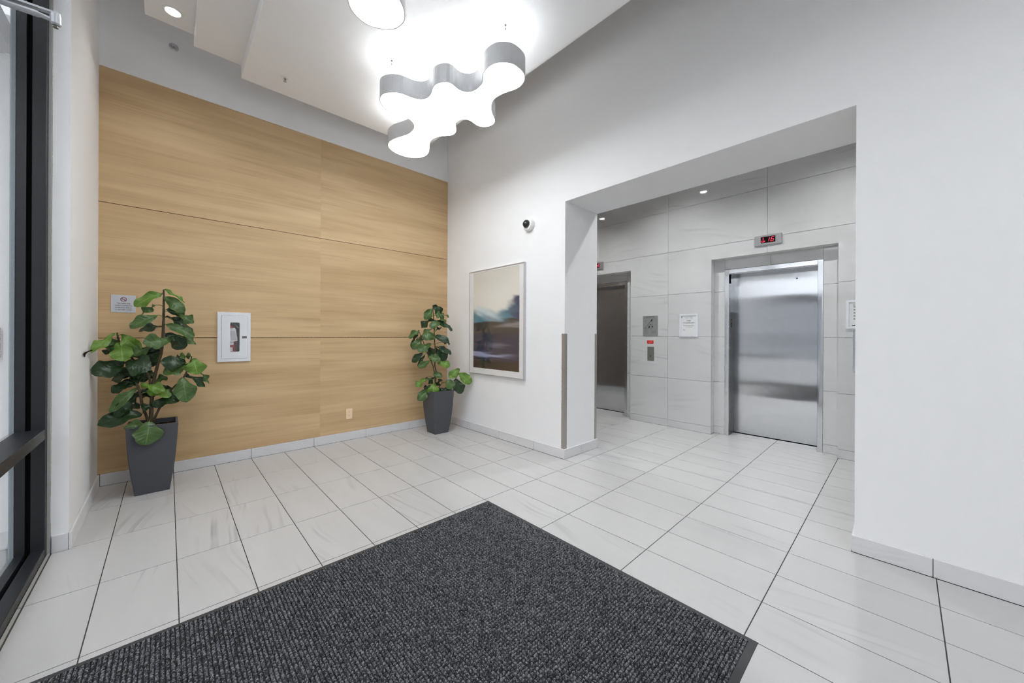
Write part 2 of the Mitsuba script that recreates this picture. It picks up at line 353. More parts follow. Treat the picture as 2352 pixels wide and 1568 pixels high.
part(d1, 'latch_hook', cat_mesh([box(5.752, 5.758, DM[1] - 0.062, DM[1] - 0.050, 2.04, 2.150), box(5.758, 5.785, DM[1] - 0.060, DM[1] - 0.050, 2.136, 2.150), box(5.756, 5.772, DM[1] - 0.060, DM[1] - 0.050, 2.030, 2.044)]), gap_black, label='small dark hook')

# ------------------------------------------------------------------ glazed front on the left and what lies outside
GX = -0.327
wn = struct('window_1', 'black framed floor to ceiling glazing at the left edge', 'window')
def post(y0, y1, z0, z1, name='mullion'):
    part(wn, name, cat_mesh([cbox(GX + 0.010, -0.2635, y0, y1, z0, z1, 0.002), cbox(-0.374, GX - 0.010, y0, y1, z0, z1, 0.002)]), black_frame)
def pane(y0, y1, z0, z1, parent=None):
    m = trimesh.Trimesh([[GX, y0, z0], [GX, y1, z0], [GX, y1, z1], [GX, y0, z1]], [[0, 1, 2], [0, 2, 3]], process=False)
    part(parent or wn, 'pane', m, 'bsdf_pane')
post(-1.292, -1.2335, 0.001, TOP, 'jamb')
part(wn, 'gasket', box(GX - 0.0095, GX + 0.0095, -1.262, -1.2335, 0.001, TOP), gap_black, label='black glazing groove')
for y in (-2.40, -4.46, -6.46): post(y, y + 0.06, 0.001, TOP)
segs = [(-2.34, -1.292), (-6.40, -4.46)]
for a, b in segs:
    part(wn, 'rail', cbox(-0.374, -0.2635, a, b, 0.702, 0.764, 0.003), black_frame)
    part(wn, 'sill', cat_mesh([cbox(GX + 0.010, -0.2635, a, b, 0.001, 0.056, 0.003), cbox(-0.374, GX - 0.010, a, b, 0.001, 0.056, 0.003)]), black_frame)
    pane(a, b, 0.057, 0.701); pane(a, b, 0.765, TOP)
part(wn, 'head_rail', cbox(-0.374, -0.2635, -4.40, -2.40, 2.20, 2.32, 0.003), black_frame)
pane(-4.40, -2.40, 2.321, TOP)
part(wn, 'outer_trim', box(-0.394, -0.3755, -1.292, -1.00, 0.0, TOP), mat('blue_trim', srgb(172, 184, 190), 0.4), label='pale blue grey outer trim')
part(wn, 'sealant', box(-0.263, -0.2505, -1.247, -1.2335, 0.0, TOP), caulk, label='thin pale sealant line')
for a, b in ((-3.395, -2.405), (-4.395, -3.405)):
    k = struct('door_3' if b > -3 else 'door_4', 'glass entrance door in the glazed front' + (' beside the fixed pane' if b > -3 else ' farther along the front'), 'glass door')
    part(k, 'stile', cbox(-0.35, -0.30, a, a + 0.055, 0.008, 2.19), black_frame); part(k, 'stile', cbox(-0.35, -0.30, b - 0.055, b, 0.008, 2.19), black_frame)
    part(k, 'rail', cbox(-0.35, -0.30, a + .055, b - .055, 0.008, 0.11), black_frame); part(k, 'rail', cbox(-0.35, -0.30, a + .055, b - .055, 2.11, 2.19), black_frame)
    pane(a + .055, b - .055, 0.11, 2.11, k)
wf = struct('wall_front', 'plain wall beyond the glazed front behind the camera', 'wall')
body(wf, box(-0.45, -0.25, BACK, -6.461, 0, TOP), paint)
wv = struct('wall_porch', 'white wall of the entrance porch seen through the glass', 'wall')
body(wv, box(-2.6, -0.395, -0.95, -0.75, -0.1, 3.3), paint)
part(wv, 'pilaster', box(-0.475, -0.452, -0.975, -0.9505, 0.11, 3.05), paint)
part(wv, 'skirting', box(-2.6, -0.395, -0.985, -0.9505, 0.0, 0.11), base_stone)
sf = struct('ceiling_porch', 'grey soffit of the entrance porch', 'soffit')
body(sf, box(-0.95, -0.442, -3.2, -0.9505, 3.05, 3.20), diffuse('soffit_paint', srgb(120, 122, 122)))
gd = struct('ground', 'pale concrete paving outside the glazing', 'paving')
body(gd, box(-14, -0.335, -16, 8, -0.15, -0.004), diffuse('concrete', proc(lambda p, n, uv: mix(srgb(196, 196, 194), srgb(176, 176, 174), fbm(p.x * 2, p.y * 2)))))

st = struct('street_building', 'low grey building across the street that the steel door mirrors', 'building')
body(st, box(-17, -13, -16, 8, -0.1, 3.4), diffuse('facade_grey', srgb(178, 181, 185)))
part(st, 'shop_window', cat_mesh([box(-13.06, -13.0, -15 + 2.4 * i, -13.2 + 2.4 * i, 0.8, 1.7) for i in range(9)]), mat('facade_glass', srgb(104, 107, 112), 0.2), stuff=True)
# ------------------------------------------------------------------ hanging lamps
BLOB = [(-0.584,0.163),(-0.587,0.105),(-0.566,0.056),(-0.527,0.012),(-0.475,-0.016),(-0.412,-0.025),(-0.355,-0.038),(-0.315,-0.064),(-0.292,-0.107),(-0.291,-0.161),(-0.321,-0.250),(-0.328,-0.312),(-0.309,-0.360),(-0.279,-0.396),(-0.241,-0.409),(-0.182,-0.395),(-0.130,-0.392),(-0.081,-0.417),(-0.056,-0.465),(-0.055,-0.530),(-0.067,-0.587),(-0.118,-0.656),(-0.140,-0.721),(-0.138,-0.788),(-0.118,-0.840),(-0.084,-0.876),(-0.034,-0.904),(0.031,-0.907),(0.095,-0.894),(0.143,-0.865),(0.176,-0.816),(0.192,-0.751),(0.183,-0.692),(0.159,-0.627),(0.143,-0.551),(0.146,-0.480),(0.182,-0.409),(0.230,-0.355),(0.312,-0.292),(0.353,-0.258),(0.379,-0.207),(0.376,-0.146),(0.343,-0.098),(0.293,-0.072),(0.227,-0.080),(0.163,-0.086),(0.128,-0.067),(0.108,-0.015),(0.115,0.044),(0.169,0.112),(0.204,0.181),(0.203,0.240),(0.174,0.285),(0.136,0.333),(0.111,0.390),(0.102,0.465),(0.137,0.561),(0.189,0.657),(0.227,0.762),(0.222,0.856),(0.172,0.938),(0.093,0.984),(-0.003,0.995),(-0.106,0.964),(-0.183,0.890),(-0.208,0.806),(-0.199,0.708),(-0.165,0.609),(-0.138,0.518),(-0.137,0.434),(-0.158,0.362),(-0.193,0.319),(-0.249,0.288),(-0.316,0.288),(-0.401,0.297),(-0.475,0.290),(-0.530,0.253),(-0.566,0.207)]      # outline about its own middle
def blob_at(cx, cy, deg, flip=False):
    P = np.array(BLOB + BLOB[:1])
    from scipy.interpolate import CubicSpline
    s = np.r_[0, np.cumsum(np.linalg.norm(np.diff(P, axis=0), axis=1))]
    Q = CubicSpline(s, P, bc_type='periodic')(np.linspace(0, s[-1], 200, endpoint=False))
    if flip: Q[:, 0] *= -1
    a = math.radians(deg); R = np.array([[math.cos(a), -math.sin(a)], [math.sin(a), math.cos(a)]])
    return sg.Polygon(Q @ R.T + (cx, cy)).buffer(0.012).buffer(-0.012), R
LZ0, LZ1 = 3.352, 3.502
def sheet(poly, z, up):
    v, f = trimesh.creation.triangulate_polygon(poly, engine='earcut')
    f = np.array(f); v = np.c_[v, np.full(len(v), z)]
    n = np.cross(v[f[:, 1]] - v[f[:, 0]], v[f[:, 2]] - v[f[:, 0]])[:, 2]
    flip = (n > 0) != up; f[flip] = f[flip][:, ::-1]
    return trimesh.Trimesh(v, f, process=False)
def lamp(label, cx, cy, deg, hooks, flip=False):
    k = thing('pendant_lamp', label, 'pendant lamp', 'cloud shaped pendant lamps')
    poly, R = blob_at(cx, cy, deg, flip); inner = poly.buffer(-0.005)
    bits = []
    for ring in (poly, inner):
        q = np.array(ring.exterior.coords)[:-1]; m = len(q)
        bits.append(trimesh.Trimesh(np.vstack([np.c_[q, np.full(m, LZ0)], np.c_[q, np.full(m, LZ1)]]), [f for i in range(m) for f in ((i, (i + 1) % m, m + (i + 1) % m), (i, m + (i + 1) % m, m + i))], process=False))
    for z in (LZ0, LZ1):
        bits.append(sheet(poly.difference(inner), z, z == LZ1))
    part(k, 'shade', cat_mesh(bits), lamp_side, smooth=True, label='satin grey side band')
    part(k, 'diffuser', sheet(inner, LZ0 + 0.003, False), 'bsdf_diffuser', emitter={'type': 'area', 'radiance': rgb(*(LAMP_DOWN * np.array([0.965, 1.0, 1.03])))}, label='glowing white underside')
    part(k, 'diffuser', sheet(inner, LZ1 - 0.004, True), 'bsdf_diffuser', emitter={'type': 'area', 'radiance': rgb(*(LAMP_UP * np.array([0.965, 1.0, 1.03])))}, label='glowing white top')
    for hx, hy in hooks:
        x, y = np.array([hx * (-1 if flip else 1), hy]) @ R.T + (cx, cy)
        part(k, 'cable', tube([(x, y, LZ1 - 0.003), (x, y, PZ1 - 0.001)], 0.0011, 6), silver)
        part(k, 'gripper', lathe([(0, 0), (0.004, 0), (0.004, 0.014), (0.0025, 0.018), (0, 0.018)], 12).apply_translation((x, y, PZ1 - 0.040)), grey_metal)
        part(k, 'canopy', lathe([(0, 0), (0.006, 0), (0.008, 0.006), (0.008, 0.010), (0, 0.010)], 16).apply_translation((x, y, PZ1 - 0.0105)), grey_metal)
HOOKS = [(0.021, -0.765), (-0.459, 0.206), (0.06, 0.80)]
lamp('cloud shaped glowing pendant lamp hanging whole in view above the lobby', 2.16, -1.85, 0, HOOKS)
lamp('glowing pendant lamp cut off by the top edge of the photo', 0.708, -3.077, 136.9, HOOKS, False)
lamp('glowing pendant lamp behind the camera', 1.5, -6.4, 200, HOOKS)

def can_light(label, x, y, z, deep, rl, power=SPOT):
    k = thing('downlight', label, 'downlight', 'small recessed downlights')
    part(k, 'trim', lathe([(0.0500, 0.002), (0.0500, -0.003), (0.053, -0.005), (0.064, -0.003), (0.066, 0.0)], 40).apply_translation((x, y, z)), white_plastic, smooth=40, label='white trim ring')
    part(k, 'reflector', lathe([(0.0495, 0.001), (0.0495, deep + 0.002), (0, deep + 0.002)], 40).apply_translation((x, y, z)), white_plastic)
    part(k, 'lens', sheet(sg.Point(x, y).buffer(rl, quad_segs=8), z + deep, False), 'bsdf_diffuser', emitter={'type': 'area', 'radiance': rgb(power * .98, power, power * 1.01)})
can_light('small round downlight in the highest hanging panel at the upper left', *CAN1, PZ3, 0.050, 0.030)
can_light('downlight hidden above the whole pendant lamp near the far right corner', *CAN2, TOP, 0.110, 0.022)
for (x, y), t in zip(LOBBY, ('small downlight over the half hidden lift door', 'small downlight between the two lift doors', 'small downlight over the right end of the lift lobby')):
    can_light(t, x, y, H, 0.027, 0.030, LOBBY_SPOT)

def sprinkler(label, pos, axis):
    k = thing('sprinkler', label, 'fire sprinkler', 'sprinkler heads')
    A = lambda m: aim(m, pos, axis)
    part(k, 'escutcheon', A(lathe([(0, 0), (0.036, 0), (0.036, 0.002), (0.022, 0.006), (0.020, 0.002), (0, 0.002)], 28)), white_plastic if axis[2] else silver, smooth=30)
    part(k, 'arms', A(cat_mesh([box(-.012, -.009, -.0015, .0015, .003, .034), box(.009, .012, -.0015, .0015, .003, .034), box(-.012, .012, -.0015, .0015, .033, .036)])), silver)
    part(k, 'bulb', A(lathe([(0, 0.004), (0.004, 0.008), (0.004, 0.03), (0, 0.034)], 10)), ink)
    part(k, 'deflector', A(lathe([(0, 0.036), (0.014, 0.036), (0.014, 0.038), (0, 0.038)], 20)), silver)
sprinkler('sprinkler head on the white wall above the left part of the wood panels', (0.293, 0.0100, 4.053), (0, -1, 0))
sprinkler('sprinkler head in the lowest hanging panel', (1.063, -0.737, PZ1), (0, 0, -1))

# ------------------------------------------------------------------ potted fig trees
LEAVES_A = [[0.045,0.001,1.682,-0.114,-0.032,1.562,0.085,0,0.6],[0.074,0.002,1.712,0.197,0.034,1.612,0.03,0,0.3],[0.07,-0.019,1.651,0.19,-0.056,1.521,0.096,1,0.8],[0.0,0.0,1.57,-0.089,0.028,1.473,0.041,1,0.45],[0.018,-0.03,1.486,-0.134,-0.073,1.379,0.091,1,0.7],[0.047,0.051,1.396,-0.095,0.078,1.36,0.068,2,0.5],[0.086,0.002,1.541,0.202,0.034,1.496,0.082,2,0.6],[0.148,-0.017,1.511,0.256,-0.035,1.428,0.067,1,0.7],[0.091,0.032,1.485,0.268,0.056,1.347,0.064,2,0.5],[0.08,-0.028,1.408,0.259,-0.065,1.312,0.08,1,0.6],[0.164,0.003,1.321,0.28,0.006,1.241,0.037,1,0.4],[0.084,0.042,1.327,0.209,0.074,1.199,0.123,2,0.8],[0.103,-0.058,1.268,-0.056,-0.111,1.252,0.112,1,0.8],[-0.017,-0.04,1.223,-0.114,-0.092,1.155,0.069,1,0.7],[-0.226,-0.025,1.327,-0.33,-0.187,1.197,0.048,0,0.5],[-0.205,0.026,1.272,-0.287,0.054,1.217,0.056,1,0.5],[-0.191,-0.034,1.315,-0.082,-0.072,1.192,0.1,0,0.85],[-0.19,-0.054,1.253,-0.174,-0.104,1.109,0.128,0,0.95],[-0.243,0.045,1.225,-0.286,0.054,1.158,0.045,2,0.5],[-0.169,-0.023,1.083,-0.335,-0.087,1.023,0.134,2,0.8],[-0.16,-0.063,1.097,-0.021,-0.11,1.036,0.149,2,0.95],[0.048,0.041,1.201,-0.044,0.069,1.047,0.102,2,0.6],[0.206,-0.036,1.068,0.05,-0.079,1.088,0.109,2,0.85],[0.238,0.025,1.128,0.132,0.043,1.115,0.032,1,0.3],[0.214,-0.016,1.041,0.065,-0.059,0.986,0.094,1,0.75],[0.256,0.005,1.102,0.285,-0.034,0.967,0.135,0,0.9],[0.213,0.024,0.964,0.348,0.057,0.841,0.057,2,0.5],[0.308,0.036,0.976,0.381,0.058,0.865,0.037,1,0.5],[0.183,-0.046,0.943,0.211,-0.096,0.734,0.141,1,0.95],[-0.072,-0.051,0.908,0.07,-0.099,0.849,0.067,0,0.6],[-0.04,-0.031,0.838,0.113,-0.058,0.8,0.064,0,0.6],[-0.003,-0.03,0.714,0.162,-0.057,0.794,0.093,2,0.6],[-0.116,-0.002,0.92,-0.249,-0.005,0.869,0.074,2,0.5],[-0.118,0.038,0.989,-0.252,0.055,0.953,0.09,2,0.5],[-0.0,0.03,0.944,-0.11,0.048,0.973,0.085,2,0.6],[-0.002,0.03,0.901,0.082,0.052,0.95,0.055,1,0.5],[-0.101,-0.042,0.881,-0.247,-0.085,0.712,0.076,1,0.75],[-0.114,-0.022,0.814,-0.219,-0.065,0.658,0.079,2,0.75],[-0.073,-0.021,0.665,-0.307,-0.066,0.629,0.103,2,0.6],[-0.083,0.038,0.724,-0.141,0.057,0.698,0.061,2,0.5],[-0.019,-0.15,0.606,-0.036,-0.201,0.431,0.164,1,0.95],[-0.026,-0.121,0.59,-0.162,-0.143,0.582,0.059,1,0.5],[-0.016,-0.03,0.731,-0.062,-0.051,0.692,0.052,2,0.6],[0.04,0.001,1.177,-0.014,0.02,1.079,0.079,2,0.6],[0.109,0.032,0.853,0.063,0.051,0.817,0.074,2,0.5],[-0.164,0.047,0.944,-0.182,0.066,0.865,0.054,2,0.6],[-0.05,0.049,0.996,0.017,0.07,0.958,0.054,2,0.6],[-0.115,0.058,1.024,-0.207,0.076,0.974,0.089,2,0.6],[-0.019,0.06,1.086,-0.064,0.079,1.162,0.077,2,0.7],[-0.04,0.029,0.8,0.072,0.051,0.842,0.075,2,0.6],[-0.074,0.028,0.822,-0.148,0.057,0.766,0.071,2,0.6],[0.034,0.051,1.226,-0.037,0.059,1.121,0.093,2,0.7],[-0.014,0.04,0.876,-0.079,0.048,0.783,0.061,2,0.6],[-0.071,0.039,0.943,-0.181,0.046,0.915,0.073,2,0.6],[-0.17,-0.003,1.183,-0.061,-0.001,1.144,0.083,1,0.7],[-0.212,0.016,1.266,-0.253,0.025,1.179,0.057,1,0.6]]
STEMS_A = [[[0.062,0.001,1.708,0.006],[0.062,0.001,1.552,0.008],[0.058,0.001,1.314,0.01],[0.049,0.001,1.177,0.011],[0.029,0.001,1.072,0.011],[0.005,0.0,0.943,0.012],[-0.006,-0.0,0.83,0.013],[-0.011,-0.0,0.708,0.014],[-0.014,-0.0,0.567,0.015]],[[-0.1,-0.032,0.916,0.008],[-0.078,-0.032,0.83,0.01],[-0.066,-0.021,0.73,0.01],[-0.038,-0.001,0.614,0.01],[-0.023,-0.0,0.562,0.01]],[[-0.213,-0.004,1.334,0.005],[-0.199,-0.004,1.255,0.007],[-0.137,-0.003,1.134,0.008],[-0.052,-0.001,1.021,0.008],[-0.022,-0.0,0.939,0.009],[-0.008,-0.0,0.855,0.009]],[[0.246,0.005,1.122,0.004],[0.227,0.005,1.029,0.006],[0.184,0.004,0.923,0.007],[0.118,0.002,0.843,0.008],[-0.008,-0.0,0.72,0.009]]]
LEAVES_B = [[-0.082,0.027,1.678,-0.175,0.05,1.531,0.109,1,0.8],[-0.044,0.051,1.725,0.051,0.015,1.615,0.113,2,0.7],[-0.05,0.031,1.618,0.044,-0.027,1.573,0.075,1,0.5],[0.028,-0.017,1.613,0.122,-0.076,1.574,0.028,1,0.3],[-0.068,0.042,1.539,-0.182,0.148,1.43,0.08,2,0.6],[0.012,-0.008,1.581,0.098,-0.037,1.495,0.056,1,0.5],[0.004,-0.038,1.487,-0.132,-0.001,1.441,0.099,1,0.8],[-0.031,0.019,1.527,0.182,-0.078,1.404,0.075,2,0.5],[-0.081,0.074,1.414,-0.194,0.168,1.292,0.047,1,0.4],[0.034,-0.021,1.425,-0.036,0.022,1.381,0.031,2,0.4],[-0.041,-0.01,1.287,-0.213,0.049,1.314,0.111,1,0.75],[-0.044,0.004,1.312,0.086,-0.112,1.238,0.099,2,0.7],[0.061,-0.038,1.225,0.147,-0.068,1.205,0.04,2,0.4],[-0.219,0.136,1.383,-0.338,0.186,1.284,0.079,1,0.6],[-0.225,0.163,1.348,-0.303,0.211,1.156,0.051,2,0.5],[-0.203,0.102,1.25,-0.315,0.137,1.138,0.115,1,0.85],[-0.1,0.027,1.194,-0.262,0.08,1.114,0.117,1,0.75],[-0.023,0.014,1.165,0.162,-0.077,1.07,0.077,2,0.6],[0.004,0.033,1.13,-0.099,0.12,1.06,0.107,2,0.6],[-0.002,0.036,1.111,0.12,-0.016,0.983,0.143,2,0.7],[-0.13,0.046,1.034,-0.015,-0.073,0.985,0.098,1,0.75],[-0.179,0.111,1.078,-0.282,0.198,0.954,0.089,2,0.6],[-0.15,0.104,1.05,-0.223,0.162,0.895,0.047,2,0.5],[-0.113,0.046,0.971,-0.244,0.092,0.889,0.092,1,0.7],[-0.017,-0.013,0.945,0.113,-0.117,0.914,0.093,0,0.7],[-0.065,0.017,0.79,0.017,-0.069,0.764,0.089,1,0.7],[-0.14,0.087,0.721,-0.262,0.139,0.637,0.074,0,0.6],[-0.12,0.098,0.744,-0.042,0.061,0.659,0.067,2,0.5],[-0.101,-0.031,0.668,-0.113,-0.083,0.534,0.143,0,0.95],[-0.149,-0.002,0.59,-0.292,0.016,0.469,0.116,1,0.75],[0.0,-0.024,0.565,0.08,-0.108,0.576,0.062,2,0.5],[0.044,-0.004,0.715,-0.008,0.029,0.632,0.053,2,0.5],[0.232,-0.168,0.854,0.103,-0.111,0.745,0.113,0,0.85],[0.23,-0.166,0.797,0.352,-0.277,0.665,0.137,0,0.85],[0.083,-0.098,0.708,0.121,-0.169,0.6,0.134,1,0.9],[0.2,-0.124,0.714,0.27,-0.167,0.516,0.149,2,0.8],[-0.16,0.099,0.616,-0.072,0.068,0.586,0.062,2,0.5],[-0.153,0.13,1.261,-0.23,0.19,1.261,0.075,2,0.5]]
STEMS_B = [[[-0.066,0.041,1.723,0.004],[-0.05,0.031,1.474,0.006],[-0.042,0.026,1.225,0.007],[-0.031,0.019,1.05,0.008],[-0.04,0.025,0.925,0.008],[-0.019,0.012,0.8,0.009],[-0.029,0.018,0.7,0.01],[-0.02,0.013,0.525,0.012]],[[-0.224,0.139,1.385,0.004],[-0.173,0.107,1.237,0.005],[-0.115,0.072,1.051,0.006],[-0.063,0.039,0.913,0.007],[-0.042,0.026,0.8,0.008],[-0.029,0.018,0.7,0.009]],[[0.244,-0.151,0.852,0.003],[0.231,-0.143,0.782,0.004],[0.157,-0.098,0.683,0.004],[0.052,-0.032,0.667,0.005],[0.011,-0.007,0.612,0.006],[-0.015,0.009,0.525,0.007]]]
TIP_A = [[-0.329, -0.187, 1.2], [-0.34, -0.287, 1.193], [-0.342, -0.377, 1.186], [-0.342, -0.417, 1.177], [-0.341, -0.417, 1.16]]

def leaf_mesh(B, Tp, W, face, tocam, seed, stems):
    r = np.random.default_rng(seed)
    a = Tp - B; L = np.linalg.norm(a); a = a / L
    N = tocam * face + np.array([0, 0, 1.0]) * (1 - face) + r.normal(0, 0.10, 3)
    s = np.cross(a, N); s /= np.linalg.norm(s); n = np.cross(s, a)
    if n @ (tocam * face + np.array([0, 0, 1.0]) * (1 - face)) < 0: s, n = -s, -n
    W = W / max(0.6, abs(n @ tocam)) * 1.06; B = B - a * L * 0.03; L *= 1.06
    nu, nv = 11, 21; e1, e2 = r.uniform(0, 6.3, 2)
    fold, bow, wave, ph = r.uniform(0.05, 0.30), r.uniform(0.10, 0.30), r.uniform(0.014, 0.030), r.uniform(0, 6.3)
    twist = r.uniform(-0.25, 0.25)
    V, UV = [], []
    for j in range(nv):
        t = j / (nv - 1)
        w = 0.5 * W * (math.sin(math.pi * t ** 0.95) ** 0.55 * (0.66 + 0.40 * smooth01((t - 0.2) / 0.45))) if 0 < t < 1 else 0.0
        for i in range(nu):
            u = -1 + 2 * i / (nu - 1)
            edge = 1 + 0.07 * math.sin(t * 8 + ph + (1.7 if u > 0 else 0)) + 0.05 * math.sin(t * 19 + (e1 if u > 0 else e2))
            x = u * w * edge
            lift = fold * abs(x) - bow * L * (t * t - t * 0.9) * 1.1 * -1 * 0
            lift += -bow * L * (t - 0.45) ** 2 * 1.6 + wave * abs(u) ** 1.5 * math.sin(t * 9.5 + ph + (2.1 if u > 0 else 0)) * min(1, 4 * (1 - t)) + 0.0042 * math.cos((t * 7.5 - abs(u) * 1.5) * 2 * math.pi) * abs(u) * (1 - abs(u)) * 3
            lift += twist * x * (t - 0.3)
            V.append(B + a * (L * t) + s * x + n * lift); UV.append(((u + 1) / 2, t))
    F = [(j * nu + i, j * nu + i + 1, (j + 1) * nu + i + 1, (j + 1) * nu + i) for j in range(nv - 1) for i in range(nu - 1)]
    V = np.array(V); au = np.abs(np.array(UV)[:, 0] * 2 - 1)
    V += n * ((meshkit.fbm(V * 30 + seed, 2) - 0.5) * 0.022 * (0.3 + au) * min(1.0, L / 0.12))[:, None]; F = np.array(F); F = np.vstack([F[:, [0, 1, 2]], F[:, [0, 2, 3]]])
    # petiole: from the nearest point of a stem
    best = min((np.linalg.norm(q[:3] - B) - 0.25 * (B[2] - q[2] > 0) * min(0.06, B[2] - q[2]), k) for k, q in enumerate(stems))[1]
    q = stems[best][:3]; d = np.linalg.norm(q - B)
    if d > 0.25: q = B + (q - B) * 0.25 / d
    b0 = V[nu // 2]
    tb = tube([q, (q + b0) / 2 + np.array([0, 0, 0.10 * min(d, 0.2)]), b0, b0 + a * L * 0.25 + n * 0.001], [0.0032, 0.0028, 0.0024, 0.0012], 6)
    UV = np.vstack([UV, np.full((len(tb.vertices), 2), 0.5)])
    F = np.vstack([F, tb.faces + len(V)]); V = np.vstack([V, tb.vertices])
    return trimesh.Trimesh(V, F, process=False), UV
def smooth01(t): t = min(1, max(0, t)); return t * t * (3 - 2 * t)
def pot_mesh(c, yaw, h=0.572):
    "tapered square planter with gently bowed sides, open at the top"
    lv = [(0.0, 0.104), (0.006, 0.1055), (0.16, 0.127), (0.32, 0.143), (0.46, 0.1515), (h - 0.003, 0.156), (h, 0.1555)]
    R = []
    for z, s in lv: R.append((z, s))
    R += [(h, 0.141), (h - 0.055, 0.140)]
    V, F = [], []
    for z, s in R:
        c0 = 0.006
        for sx, sy in ((1, 1), (-1, 1), (-1, -1), (1, -1)):
            pts = [(sx * s, sy * (s - c0)), (sx * (s - c0), sy * s)]
            if sx * sy < 0: pts = pts[::-1]
            V += [(px, py, z) for px, py in pts]
    m = 8
    for i in range(len(R) - 1):
        for k in range(m): F += [(i * m + k, i * m + (k + 1) % m, (i + 1) * m + (k + 1) % m), (i * m + k, (i + 1) * m + (k + 1) % m, (i + 1) * m + k)]
    F += [(0, k + 1, k) for k in range(1, m - 1)]
    V = np.array(V); V[:, 2] += 0.0006
    a = math.radians(yaw); Rm = np.array([[math.cos(a), -math.sin(a), 0], [math.sin(a), math.cos(a), 0], [0, 0, 1]])
    return trimesh.Trimesh(V @ Rm.T + (c[0], c[1], 0), F, process=False), Rm
def plant(label, c, yaw, leaves, stems, seed):
    k = thing('potted_fig_tree', label, 'potted plant', 'potted fiddle leaf figs')
    pm, Rm = pot_mesh(c, yaw)
    part(k, 'pot', pm, pot_mat, smooth=28, label='tapered square charcoal planter')
    gx, gy = np.meshgrid(np.linspace(-0.139, 0.139, 24), np.linspace(-0.139, 0.139, 24))
    gz = 0.528 + 0.012 * meshkit.fbm(np.stack([gx * 40 + seed, gy * 40, gx * 0], -1), 3)
    V = np.stack([gx, gy, gz], -1).reshape(-1, 3) @ Rm.T + (c[0], c[1], 0)
    F = [(j * 24 + i, j * 24 + i + 1, (j + 1) * 24 + i + 1, (j + 1) * 24 + i) for j in range(23) for i in range(23)]
    part(k, 'soil', (V, np.array(F)), soil_mat)
    o = np.array([c[0], c[1], 0.0]); allst = []
    for s in stems:
        q = np.array(s, float); q[:, :3] += o
        q[-1, 2] = min(q[-1, 2], 0.52); q = spline(q, 26); allst.append(q)
        part(k, 'stem', tube(q[:, :3], q[:, 3], 9), stem_mat, smooth=50)
    allst = np.vstack(allst)
    tc = np.array([EYE[0] - c[0], EYE[1] - c[1], 0.35]); tc /= np.linalg.norm(tc)
    for i, (bx, by, bz, tx, ty, tz, W, tone, face) in enumerate(leaves):
        m, uv = leaf_mesh(np.array([bx, by, bz]) + o, np.array([tx, ty, tz]) + o, W, face, tc, seed * 100 + i, allst)
        part(k, 'leaf', m, leaf_mats[tone], smooth=True, uv=uv)
    return k
pa = plant('large fiddle leaf fig in a charcoal planter by the left wall', (0.173, -0.37), 0, LEAVES_A, STEMS_A, 3)
part(pa, 'dried_tip', tube(spline(np.array(TIP_A) + (0.173, -0.37, 0), 12), [0.004] * 6 + [0.005, 0.006, 0.007, 0.007, 0.006, 0.003], 8), diffuse('dried_leaf', srgb(40, 32, 24)), smooth=60, label='dried brown leaf tip')
plant('smaller looking fiddle leaf fig in a charcoal planter in the far corner', (2.953, -0.413), 0, LEAVES_B, STEMS_B, 5)

# ------------------------------------------------------------------ things on the wood wall
NY = (0, -1, 0)
k = thing('no_smoking_sign', 'small grey no smoking sign on the wood wall beside the left plant', 'sign')
part(k, 'plate', cbox(-0.104, 0.049, 0.005, 0.0095, 1.513, 1.669, 0.001), mat('sign_grey', srgb(196, 199, 206), 0.4))
cx = -0.027
ring = sg.Point(cx, 1.630).buffer(0.020, quad_segs=12).difference(sg.Point(cx, 1.630).buffer(0.0155, quad_segs=12))
bar = sg.LineString([(cx - 0.0125, 1.6425), (cx + 0.0125, 1.6175)]).buffer(0.0022)
part(k, 'prohibition_ring', prism_y(ring.union(bar), 0.0043, 0.0049), red_ink, label='dark red crossed ring')
part(k, 'cigarette', prism_y(sg.box(cx - 0.0115, 1.6285, cx + 0.007, 1.6315).union(sg.box(cx + 0.008, 1.6285, cx + 0.010, 1.6315)).difference(bar.buffer(0.001)), 0.0044, 0.0049), ink)
part(k, 'lettering', cat_mesh([text_on(t, 0.0105, (cx, 0.0049, z), (1, 0, 0), (0, 0, 1), 0.0006, maxw=w) for t, z, w in
     (('No smoking', 1.590, 0.082), ('within hallways,', 1.571, 0.108), ('common areas', 1.5525, 0.100), ('or on balconies.', 1.534, 0.104))]), ink, label='four lines of dark print')

k = thing('extinguisher_cabinet', 'white recessed fire extinguisher cabinet with a narrow window', 'cabinet')
fr = sg.box(0.627, 1.040, 0.902, 1.549)
part(k, 'frame', prism_y(fr.difference(rrect(0.659, 1.071, 0.877, 1.517, 0.008)), -0.012, 0.0095), white_metal)
slot = rrect(0.729, 1.142, 0.808, 1.444, 0.010)
dr_ = part(k, 'door', prism_y(rrect(0.6605, 1.0725, 0.8755, 1.5155, 0.007).difference(slot), -0.0155, -0.006), white_metal)
part(dr_, 'handle', cbox(0.828, 0.868, -0.0185, -0.0157, 1.280, 1.304, 0.002), grey_metal, label='small grey latch plate')
part(dr_, 'pane', prism_y(slot.buffer(-0.0004), -0.011, -0.0105), 'bsdf_pane')
part(k, 'tub', cat_mesh([box(CX0 + .001, CX1 - .001, 0.150, 0.153, CZ0 + .001, CZ1 - .001), box(CX0 + .001, CX0 + .004, 0.0, 0.150, CZ0 + .001, CZ1 - .001), box(CX1 - .004, CX1 - .001, 0.0, 0.150, CZ0 + .001, CZ1 - .001),
     box(CX0 + .001, CX1 - .001, 0.0, 0.150, CZ0 + .001, CZ0 + .004), box(CX0 + .001, CX1 - .001, 0.0, 0.150, CZ1 - .004, CZ1 - .001)]), black_rubber, label='dark inside of the cabinet')
